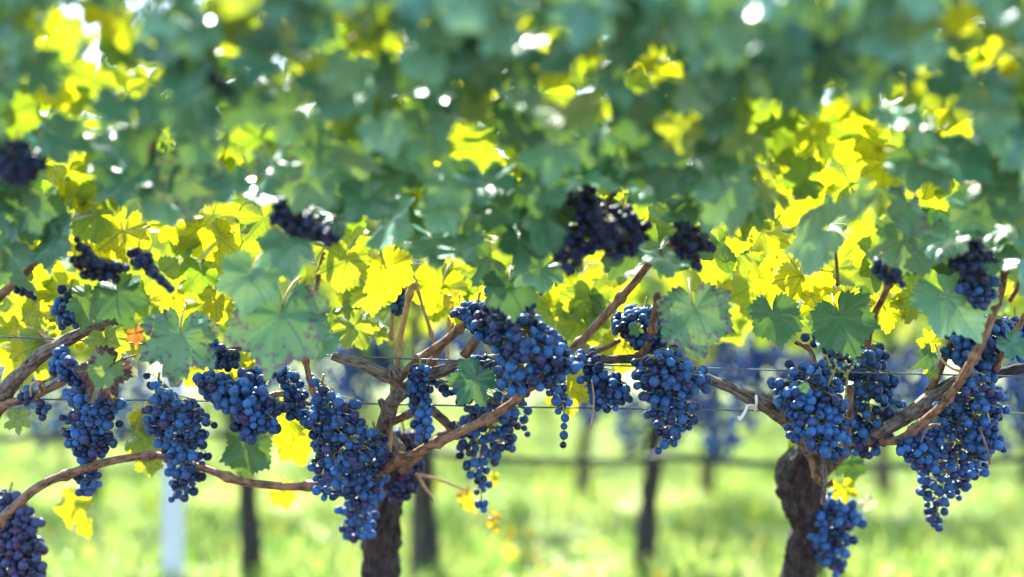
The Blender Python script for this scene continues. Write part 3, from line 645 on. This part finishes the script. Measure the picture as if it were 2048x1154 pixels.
bunch('dense dark bunch tapering to a thin tail below the straight brown cane', [(1005, 735, 40), (965, 795, 84), (985, 840, 70), (965, 890, 44), (960, 930, 26), (962, 975, 16), (962, 1020, 7)], 2.41, 16.5, wid=1.25, seed=12, tilt_d=.06)
bunch('slim strand of berries left of the single deep-lobed leaf', [(840, 735, 14), (835, 800, 22), (848, 840, 18), (845, 880, 14)], 2.37, 16.5, .03, seed=13)
bunch('sparse strand ending in one lone berry, in front of the rust-spotted yellow leaf', [(1110, 745, 20), (1105, 775, 26), (1122, 800, 20), (1128, 835, 6), (1126, 890, 4)], 2.30, 17, .22, seed=14)
bunch('sparse dark bunch beneath the grey arm, beside a dangling dry tendril', [(1165, 730, 22), (1205, 745, 38), (1215, 780, 32), (1205, 815, 20)], 2.40, 16.5, .10, seed=15)
bunch('dark bunch above the end of the middle grey arm, around an upright shoot', [(1290, 620, 36), (1285, 655, 48), (1300, 700, 34)], 2.42, 17, seed=16)
bunch('open bunch with yellow stalks showing, hanging across both wires', [(1335, 705, 30), (1340, 745, 54), (1335, 800, 46), (1345, 840, 34), (1345, 875, 18), (1316, 902, 7)], 2.33, 17.5, .13, seed=17, tilt_d=.04)
bunch('large mixed bunch with tiny green unripe berries above the knotty trunk', [(1655, 735, 24), (1618, 782, 62), (1635, 830, 66), (1640, 880, 42), (1655, 915, 20)], 2.32, 17, seed=18)
bunch('deep shaded bunch with bright rims behind the one with green berries', [(1692, 675, 62), (1712, 730, 72), (1735, 790, 58), (1740, 850, 40), (1730, 910, 26)], 2.44, 17, seed=19)
bunch('side cluster at the left shoulder of the green-berried bunch', [(1575, 770, 16), (1580, 790, 26), (1575, 815, 20)], 2.34, 17, .02, seed=20)
bunch('round bunch at upper right crossed by a slanting brown cane', [(1985, 640, 36), (1965, 690, 58), (1930, 715, 40), (1945, 745, 20)], 2.36, 17.5, seed=21)
bunch('longest bunch at right, bulging left then hanging in a tail below the right grey arm', [(1945, 745, 34), (1955, 790, 46), (1945, 840, 48), (1915, 890, 74), (1895, 940, 52), (1880, 985, 36), (1875, 1020, 24), (1872, 1055, 12)], 2.30, 17, seed=22, tilt_d=.08, cap=260)
bunch('left lobe of berries on the curved stalk beside the longest right bunch', [(1845, 860, 20), (1832, 900, 34), (1845, 935, 26)], 2.36, 17, .03, wid=1.05, seed=23)
bunch('small outlying cluster at the right side of the longest bunch', [(1980, 850, 14), (1972, 880, 26), (1960, 905, 18)], 2.34, 17, .02, seed=24)
bunch('soft blurred bunch hanging beside the knotty trunk low at right', [(1690, 1000, 24), (1670, 1035, 46), (1665, 1080, 40), (1668, 1125, 24), (1670, 1150, 12)], 2.66, 17, .06, wid=1.0, seed=25, tilt_d=.05)
bunch('purplish withered bunch cut off by the lower left corner', [(20, 990, 24), (35, 1040, 40), (38, 1100, 44), (36, 1170, 36), (36, 1210, 20)], 2.56, 18, seed=26, mat='grape_dusty')
bunch('small distant-looking bunch of tiny berries beside an upright tan shoot', [(797, 545, 10), (795, 580, 17), (797, 625, 10)], 2.52, 11.5, seed=27)
bunch('dusty purple bunch half hidden behind the dark upright trunk', [(808, 865, 20), (816, 900, 26), (812, 950, 28), (800, 1000, 18)], 2.63, 17, .05, seed=28, mat='grape_dusty')
bunch('dim bunch hanging at left edge above the grey curved arm', [(140, 585, 22), (138, 620, 24), (135, 650, 18)], 2.31, 18, .03, seed=29)
bunch('small blurred bunch on the right above the round one', [(1955, 545, 26), (1955, 580, 28), (1960, 610, 18)], 2.18, 19, seed=30)
bunch('tiny bunch at the right edge near the wire', [(2030, 640, 18), (2032, 665, 22), (2030, 690, 14)], 2.4, 16, seed=31)
bunch('dark strand of berries in the shadow under the mottled leaf at left', [(430, 690, 26), (450, 705, 34), (440, 735, 20)], 2.40, 17, .03, seed=33)
SM = 'shadowed bunches inside the leaf canopy'
bunch('black out-of-focus bunch between green leaves above the middle-left', [(590, 415, 34), (605, 440, 52), (615, 470, 40)], 2.02, 19, mat='grape_shaded', wid=1.2, seed=40, fine=False, group=SM)
bunch('big black out-of-focus bunch above the centre beside an orange-yellow leaf', [(1150, 405, 30), (1180, 430, 66), (1215, 440, 60), (1150, 500, 30), (1130, 540, 16)], 2.04, 19, mat='grape_shaded', wid=1.2, seed=41, fine=False, group=SM)
bunch('black blurred bunch hanging right of the one above centre', [(1245, 420, 26), (1250, 460, 32), (1245, 510, 20)], 2.06, 19, mat='grape_shaded', wid=1.2, seed=42, fine=False, group=SM)
bunch('dark blurred bunch where the straight brown cane meets the canopy', [(1400, 465, 20), (1385, 485, 40), (1350, 495, 24)], 2.10, 18, mat='grape_shaded', wid=1.2, seed=43, fine=False, group=SM)
bunch('dark blurred bunch at left under the bright yellow leaf', [(170, 510, 24), (195, 525, 44), (200, 555, 30)], 2.14, 19, mat='grape_shaded', wid=1.2, seed=44, fine=False, group=SM)
bunch('slim dark blurred bunch at left just beside its twin', [(280, 505, 16), (295, 535, 30), (320, 560, 26)], 2.14, 19, mat='grape_shaded', wid=1.2, seed=45, fine=False, group=SM)
bunch('small blurred bunch under the teal leaf at right', [(1760, 530, 18), (1778, 545, 28), (1780, 560, 16)], 2.12, 18, mat='grape_shaded', wid=1.2, seed=46, fine=False, group=SM)
bunch('near-black blurred bunch under a bright yellow leaf at right', [(1940, 480, 24), (1935, 515, 34), (1945, 550, 24)], 2.10, 18, mat='grape_shaded', wid=1.2, seed=47, fine=False, group=SM)
bunch('black blurred bunch on the left edge high in the leaves', [(35, 285, 24), (35, 320, 36), (30, 365, 26)], 1.88, 20, mat='grape_shaded', wid=1.2, seed=48, fine=False, group=SM)
bunch('faint blue blurred bunch at the very top above centre', [(985, 10, 14), (1000, 30, 22), (1012, 45, 14)], 1.62, 22, mat='grape_shaded', wid=1.2, seed=49, fine=False, group=SM)
bunch('dim blurred bunch high on the left beside a brown shoot', [(415, 150, 20), (440, 165, 28), (455, 180, 18)], 1.72, 21, mat='grape_shaded', wid=1.2, seed=50, fine=False, group=SM)
bunch('purple blurred berries on the left edge by the slanting shoot', [(30, 570, 14), (48, 575, 22), (60, 585, 12)], 2.20, 18, mat='grape_shaded', wid=1.2, seed=51, fine=False, group=SM)
# unripe green berries on the bunch above the knotty trunk
r_ = [o for o in COL.objects if o.name.startswith('grape_bunch') and 'tiny green unripe' in o.get('label', '')][0]
for i, (x, y) in enumerate([(1670, 722), (1688, 730), (1678, 738), (1665, 742), (1700, 716), (1710, 722), (1716, 730), (1704, 735), (1696, 742), (1708, 714), (1660, 730), (1690, 752)]):
    me = bpy.data.meshes.get('unripe_grape') or mesh('unripe_grape', *berry_geo(10, 7), mats=(M['green_berry'],))
    link('unripe_grape', me, r_, Matrix.Translation(P(x, y, 2.27)) @ Matrix.Scale(3.4 * px(2.27), 4))
V, F, U = merge([tube([P(1650, 790, 2.30), P(1660, 760, 2.285), P(1672, 735, 2.275), P(1668, 722, 2.27)], [2 * px(2.3)] * 4, 6), tube([P(1672, 735, 2.277), P(1695, 745, 2.275), P(1712, 722, 2.27)], [1.6 * px(2.3)] * 3, 6), tube([P(1695, 745, 2.275), P(1690, 800, 2.3)], [1.8 * px(2.3)] * 2, 6)])
link('unripe_stem', mesh('unripe_stem', rel(V, r_.location), F, U, mats=(M['rachis'],)), r_)

# ---------------------------------------------------------------- wires, hose, post, tie
def line(name, label, cat, pts, r, mat, group=None, seg=8):
    V, F, U = tube([P(*p) for p in pts], [r] * len(pts), seg, 8); o0 = P(*pts[0])
    return link(name, mesh(name, rel(V, o0), F, U, mats=(M[mat],)), None, Matrix.Translation(o0), label=label, category=cat, group=group)
TW = 'trellis wires of the front row'
line('trellis_wire', 'lower thin steel wire running under the grey arms, across the whole row', 'wire', [(-160, 796, 2.43), (500, 803, 2.43), (1050, 814, 2.43), (1500, 821, 2.43), (2200, 829, 2.43)], .0014, 'wire', TW)
line('trellis_wire', 'upper thin steel wire level with the middle grey arm', 'wire', [(-160, 668, 2.385), (170, 681, 2.385), (680, 712, 2.385), (1500, 739, 2.385), (2200, 757, 2.385)], .0014, 'wire', TW)
for i, y in enumerate((521, 528)):
    line('trellis_wire', ('upper' if i == 0 else 'lower') + ' strand of the thin double wire high among the yellow leaves', 'wire', [(-160, y - 8, 2.62), (1000, y, 2.62), (2200, y + 8, 2.62)], .0009, 'wire', TW)
V, F, U = merge([tube([P(1512, 792, 2.40), P(1513, 805, 2.38), P(1511, 822, 2.40)], [3 * px(2.4)] * 3, 8), tube([P(1510, 812, 2.39), P(1496, 812, 2.37), P(1490, 824, 2.36), P(1480, 838, 2.36), P(1476, 832, 2.36)], [3.4 * px(2.4), 3 * px(2.4), 3.4 * px(2.4), 3.6 * px(2.4), 2 * px(2.4)], 8)])
o0 = P(1512, 805, 2.4)
link('plant_tie', mesh('plant_tie', rel(V, o0), F, U, mats=(M['tie'],)), None, Matrix.Translation(o0), label='white plastic tie fixing the grey arm to the lower wire', category='plant tie')
D2, D3 = 4.45, 6.5
hose_pts = [(-300, 884, 4.2), (0, 877, 4.2), (250, 868, 4.2), (520, 872, 4.2), (880, 906, 4.2), (1060, 921, 4.2), (1250, 922, 4.2), (1330, 914, 4.2), (1500, 926, 4.2), (1780, 934, 4.2), (2048, 916, 4.2), (2350, 908, 4.2)]
line('drip_hose', 'dark sagging irrigation hose tied along the second row', 'hose', hose_pts, .0105, 'hose')
def gpoint(x, d): p = P(x, 900, d); return Vector((p.x, p.y, gz(p.x, p.y)))

# post of the second row: galvanised channel, open at the back
def post(label, x, d, h, wd, mat):
    o = gpoint(x, d); a, t = wd / 2, .004
    prof = [(-a, 0), (a, 0), (a, .035), (a - t, .035), (a - t, t), (-a + t, t), (-a + t, .035), (-a, .035)]
    V = [(x_, y_, -.1) for x_, y_ in prof] + [(x_, y_, h) for x_, y_ in prof]
    F = [(i, (i + 1) % 8, (i + 1) % 8 + 8, i + 8) for i in range(8)] + [tuple(range(7, -1, -1)), tuple(range(8, 16))]
    # folded wire hooks along the front edges
    for k in range(int(h / .1)):
        for s_ in (-1, 1):
            n = len(V); z = .15 + k * .1; xx = s_ * a
            V += [(xx, 0, z), (xx + s_ * .006, .004, z + .012), (xx + s_ * .006, .02, z + .012), (xx, .024, z), (xx, 0, z + .02), (xx, .024, z + .02)]
            F += [(n, n + 1, n + 2, n + 3), (n + 1, n + 4, n + 5, n + 2)]
    return link('vineyard_post', mesh('vineyard_post', V, F, mats=(M[mat],), smooth=False), None, Matrix.Translation(o), label=label, category='post')
post('pale galvanised metal post standing behind the long left bunch', 345, 4.25, .72, .060, 'post')

# ---------------------------------------------------------------- rows behind
link('fallen_leaves', leaf_mass('fallen_leaves', LITTER, TINY, (M['yellow'], M['orange'], M['pale'])), kind='stuff', label='yellow and pale leaves fallen in the grass')
def back_vine_parts(seed):
    rg = random.Random(seed); items = []
    for i in range(270):
        t = rg.random(); z = .70 + 1.24 * t; x = rg.uniform(-.62, .62); y = rg.gauss(0, .16) - .22 * t
        if z < .95 and rg.random() < .35: continue
        s = rg.uniform(.045, .07)
        rot = Euler((R(rg.gauss(-60, 35)), R(rg.gauss(0, 35)), R(rg.gauss(180, 60)))).to_matrix().to_4x4()
        k = rg.random(); items.append((Matrix.Translation((x, y, z)) @ rot @ Matrix.Scale(s, 4), rg.randrange(3), 0 if k < .5 else 1 if k < .82 else 2))
    fol = leaf_mass('foliage', items, TINY, (M['thin'], M['light'], M['yellow']))
    lean = rg.uniform(-.10, .10)
    V, F, U = tube([(-lean, 0, -.05), (-lean * .8, .01, .2), (-lean * .25, 0, .45), (0, -.02, .62), (.02, -.03, .70)], [.040, .030, .026, .034, .02], 12, 6, .25, 0, seed, .3)
    tr = mesh('trunk', V, F, U, mats=(M['trunk'],))
    arms = []
    for s_ in (-1, 1):
        V, F, U = tube([(0, -.02, .63), (s_ * .15, -.03, .70), (s_ * .35, -.02, .74), (s_ * .58, 0, .70)], [.02, .014, .011, .008], 8, 5, .15, 0, seed + s_)
        arms.append(mesh('arm', V, F, U, mats=(M['arm'],)))
    return fol, tr, arms
PROTO = [back_vine_parts(100 + i) for i in range(4)]
def back_vine(x, y, label, group, k, flip=1, sc=1., leaf=True):
    fol, tr, arms = PROTO[k % 4]
    o = thing('grape_vine', label, 'grape vine', (x, y, gz(x, y) if abs(x) < 12 else -.1), group); o.scale = (flip * sc, 1, sc)
    link('trunk', tr, o)
    for a in arms: link('arm', a, o)
    link('foliage', fol, o)['kind'] = 'stuff'
    return o
row2 = [(-180, 'beyond the lower left corner bunch'), (472, 'between the long left bunch and front trunk'), (845, 'just right of the dark upright front trunk'), (1320, 'slanting below the open yellow-stalked bunch'), (1650, 'hidden behind the knotty front trunk'), (2090, 'at the right edge of the view')]
for i, (x, t) in enumerate(row2):
    p = gpoint(x, D2); back_vine(p.x, p.y, 'blurred second-row vine, dark trunk ' + t, 'vines of the second row', i, -1 if i == 0 else 1)
row3 = [(-60, 'at the left edge'), (180, 'behind the narrow left bunch'), (700, 'behind the ragged left-middle bunch'), (1180, 'near the dry tendril'), (1435, 'between the open bunch and the knotty trunk'), (1760, 'behind the knotty trunk'), (2040, 'at the right edge')]
for i, (x, t) in enumerate(row3):
    p = gpoint(x, D3); back_vine(p.x, p.y, 'small blurred third-row vine with short dark trunk, ' + t, 'vines of the third row', i + 1, 1 if i % 2 else -1)
for r in range(4):
    y = 8.7 + 2.2 * r; n = int(y * .36 / .92) + 2
    for i in range(-n, n + 1):
        back_vine(i * .92 + .3 * (r % 2) + random.uniform(-.1, .1), y, 'far blurred vine in the rows beyond the third', 'vines of the far rows', i + r, random.choice((-1, 1)))
# stake beside a second-row trunk
o = gpoint(828, 4.2); V, F, U = tube([(0, 0, -.05), (.004, 0, .5), (.01, 0, 1.15)], [.011, .011, .010], 8, 5, .1)
link('vine_stake', mesh('vine_stake', V, F, U, mats=(M['stake'],)), None, Matrix.Translation(o), label='thin dark stake just right of the dark upright front trunk', category='stake')

# blurred bunches of the rows behind
def bproto(seed, h, w_):
    B = pack([(0, 0, w_ * .7), (0, h * .3, w_), (0, h * .7, w_ * .7), (0, h, w_ * .25)], 1., 15, 0., seed, 1., 1600, 110); V, F, U = [], [], []; s = .00095
    for (x, y, z, r, ft) in B:
        o = len(V); V += [(x * s + a * r * s, z * s + b_ * r * s, -y * s + c * r * s) for a, b_, c in BL[0]]; F += [tuple(i + o for i in f) for f in BL[1]]; U += BL[2]
    V2, F2, U2 = tube([(0, 0, .05), (0, 0, 0), (0, 0, -h * s * .9)], [.003, .003, .0015], 5, 4)
    return mesh('grapes', V, F, U, mats=(M['grape_far'],)), mesh('stem', V2, F2, U2, mats=(M['rachis'],))
BP = [bproto(70, 150, 48), bproto(71, 190, 44), bproto(72, 120, 56)]
def back_bunch(x, y, d, k, label, group, sc=1.):
    o = thing('grape_bunch', label, 'grape bunch', P(x, y, d), group); o.scale = (sc, sc, sc); o.rotation_euler = (0, 0, random.uniform(0, 6))
    link('grapes', BP[k % 3][0], o)['kind'] = 'stuff'; link('stem', BP[k % 3][1], o)
G2 = 'blurred bunches of the second row'
for i, (x, y, t) in enumerate([(770, 640, 'right behind the upright tan shoot'), (722, 660, 'left of the tan shoot, below the lit yellow leaf'), (25, 690, 'at the left edge under the grey curved arm'), (318, 740, 'behind the purple mottled leaf'), (250, 700, 'between the red-margined and mottled leaves'),
      (905, 650, 'behind the crossing brown shoots'), (660, 690, 'beside the cut end of the grey arm'), (1395, 690, 'right of the open bunch, above the upper wire'), (1345, 760, 'low behind the open bunch'), (1470, 655, 'below the broad brown-edged leaf'), (1500, 690, 'midway between the open bunch and the green-berried one'), (1545, 660, 'under the left dark leaf'),
      (1600, 680, 'behind the left shoulder of the green-berried bunch'), (1785, 660, 'right of the shaded rimmed bunch'), (1800, 720, 'low right of the shaded rimmed bunch'), (1870, 720, 'between the V of the right arm and a shoot'), (2010, 740, 'right of the longest bunch'), (2050, 700, 'at the right edge behind the dark arm'), (1180, 720, 'behind the sparse dark bunch'), (1260, 770, 'between the sparse and the open bunch'),
      (1835, 690, 'under the small yellow leaf near the slanting shoot'), (1440, 770, 'below the wire right of the open bunch'), (90, 700, 'behind the small dark left bunch'), (560, 700, 'behind the largest mottled leaf')]):
    back_bunch(x, y + random.uniform(5, 40), D2 + random.uniform(-.25, .1), i, 'soft blue second-row bunch ' + t, G2, random.uniform(1.1, 1.5))
for i in range(26):
    x = -40 + 83 * i + random.uniform(-25, 25)
    back_bunch(x, random.uniform(668, 712), D3 + random.uniform(-.2, .2), i, 'small blurred bunch in the dim third row behind', 'blurred bunches of the third row', random.uniform(.9, 1.2))
# wires of the second row
for i, (y0, y1) in enumerate(((775, 790), (806, 824))):
    line('trellis_wire', ('upper' if i == 0 else 'lower') + ' faint blurred wire of the second row, seen best at far right', 'wire', [(-300, y0 - 12, D2), (1000, y0, D2), (2350, y1, D2)], .0022, 'wire', 'wires of the second row')
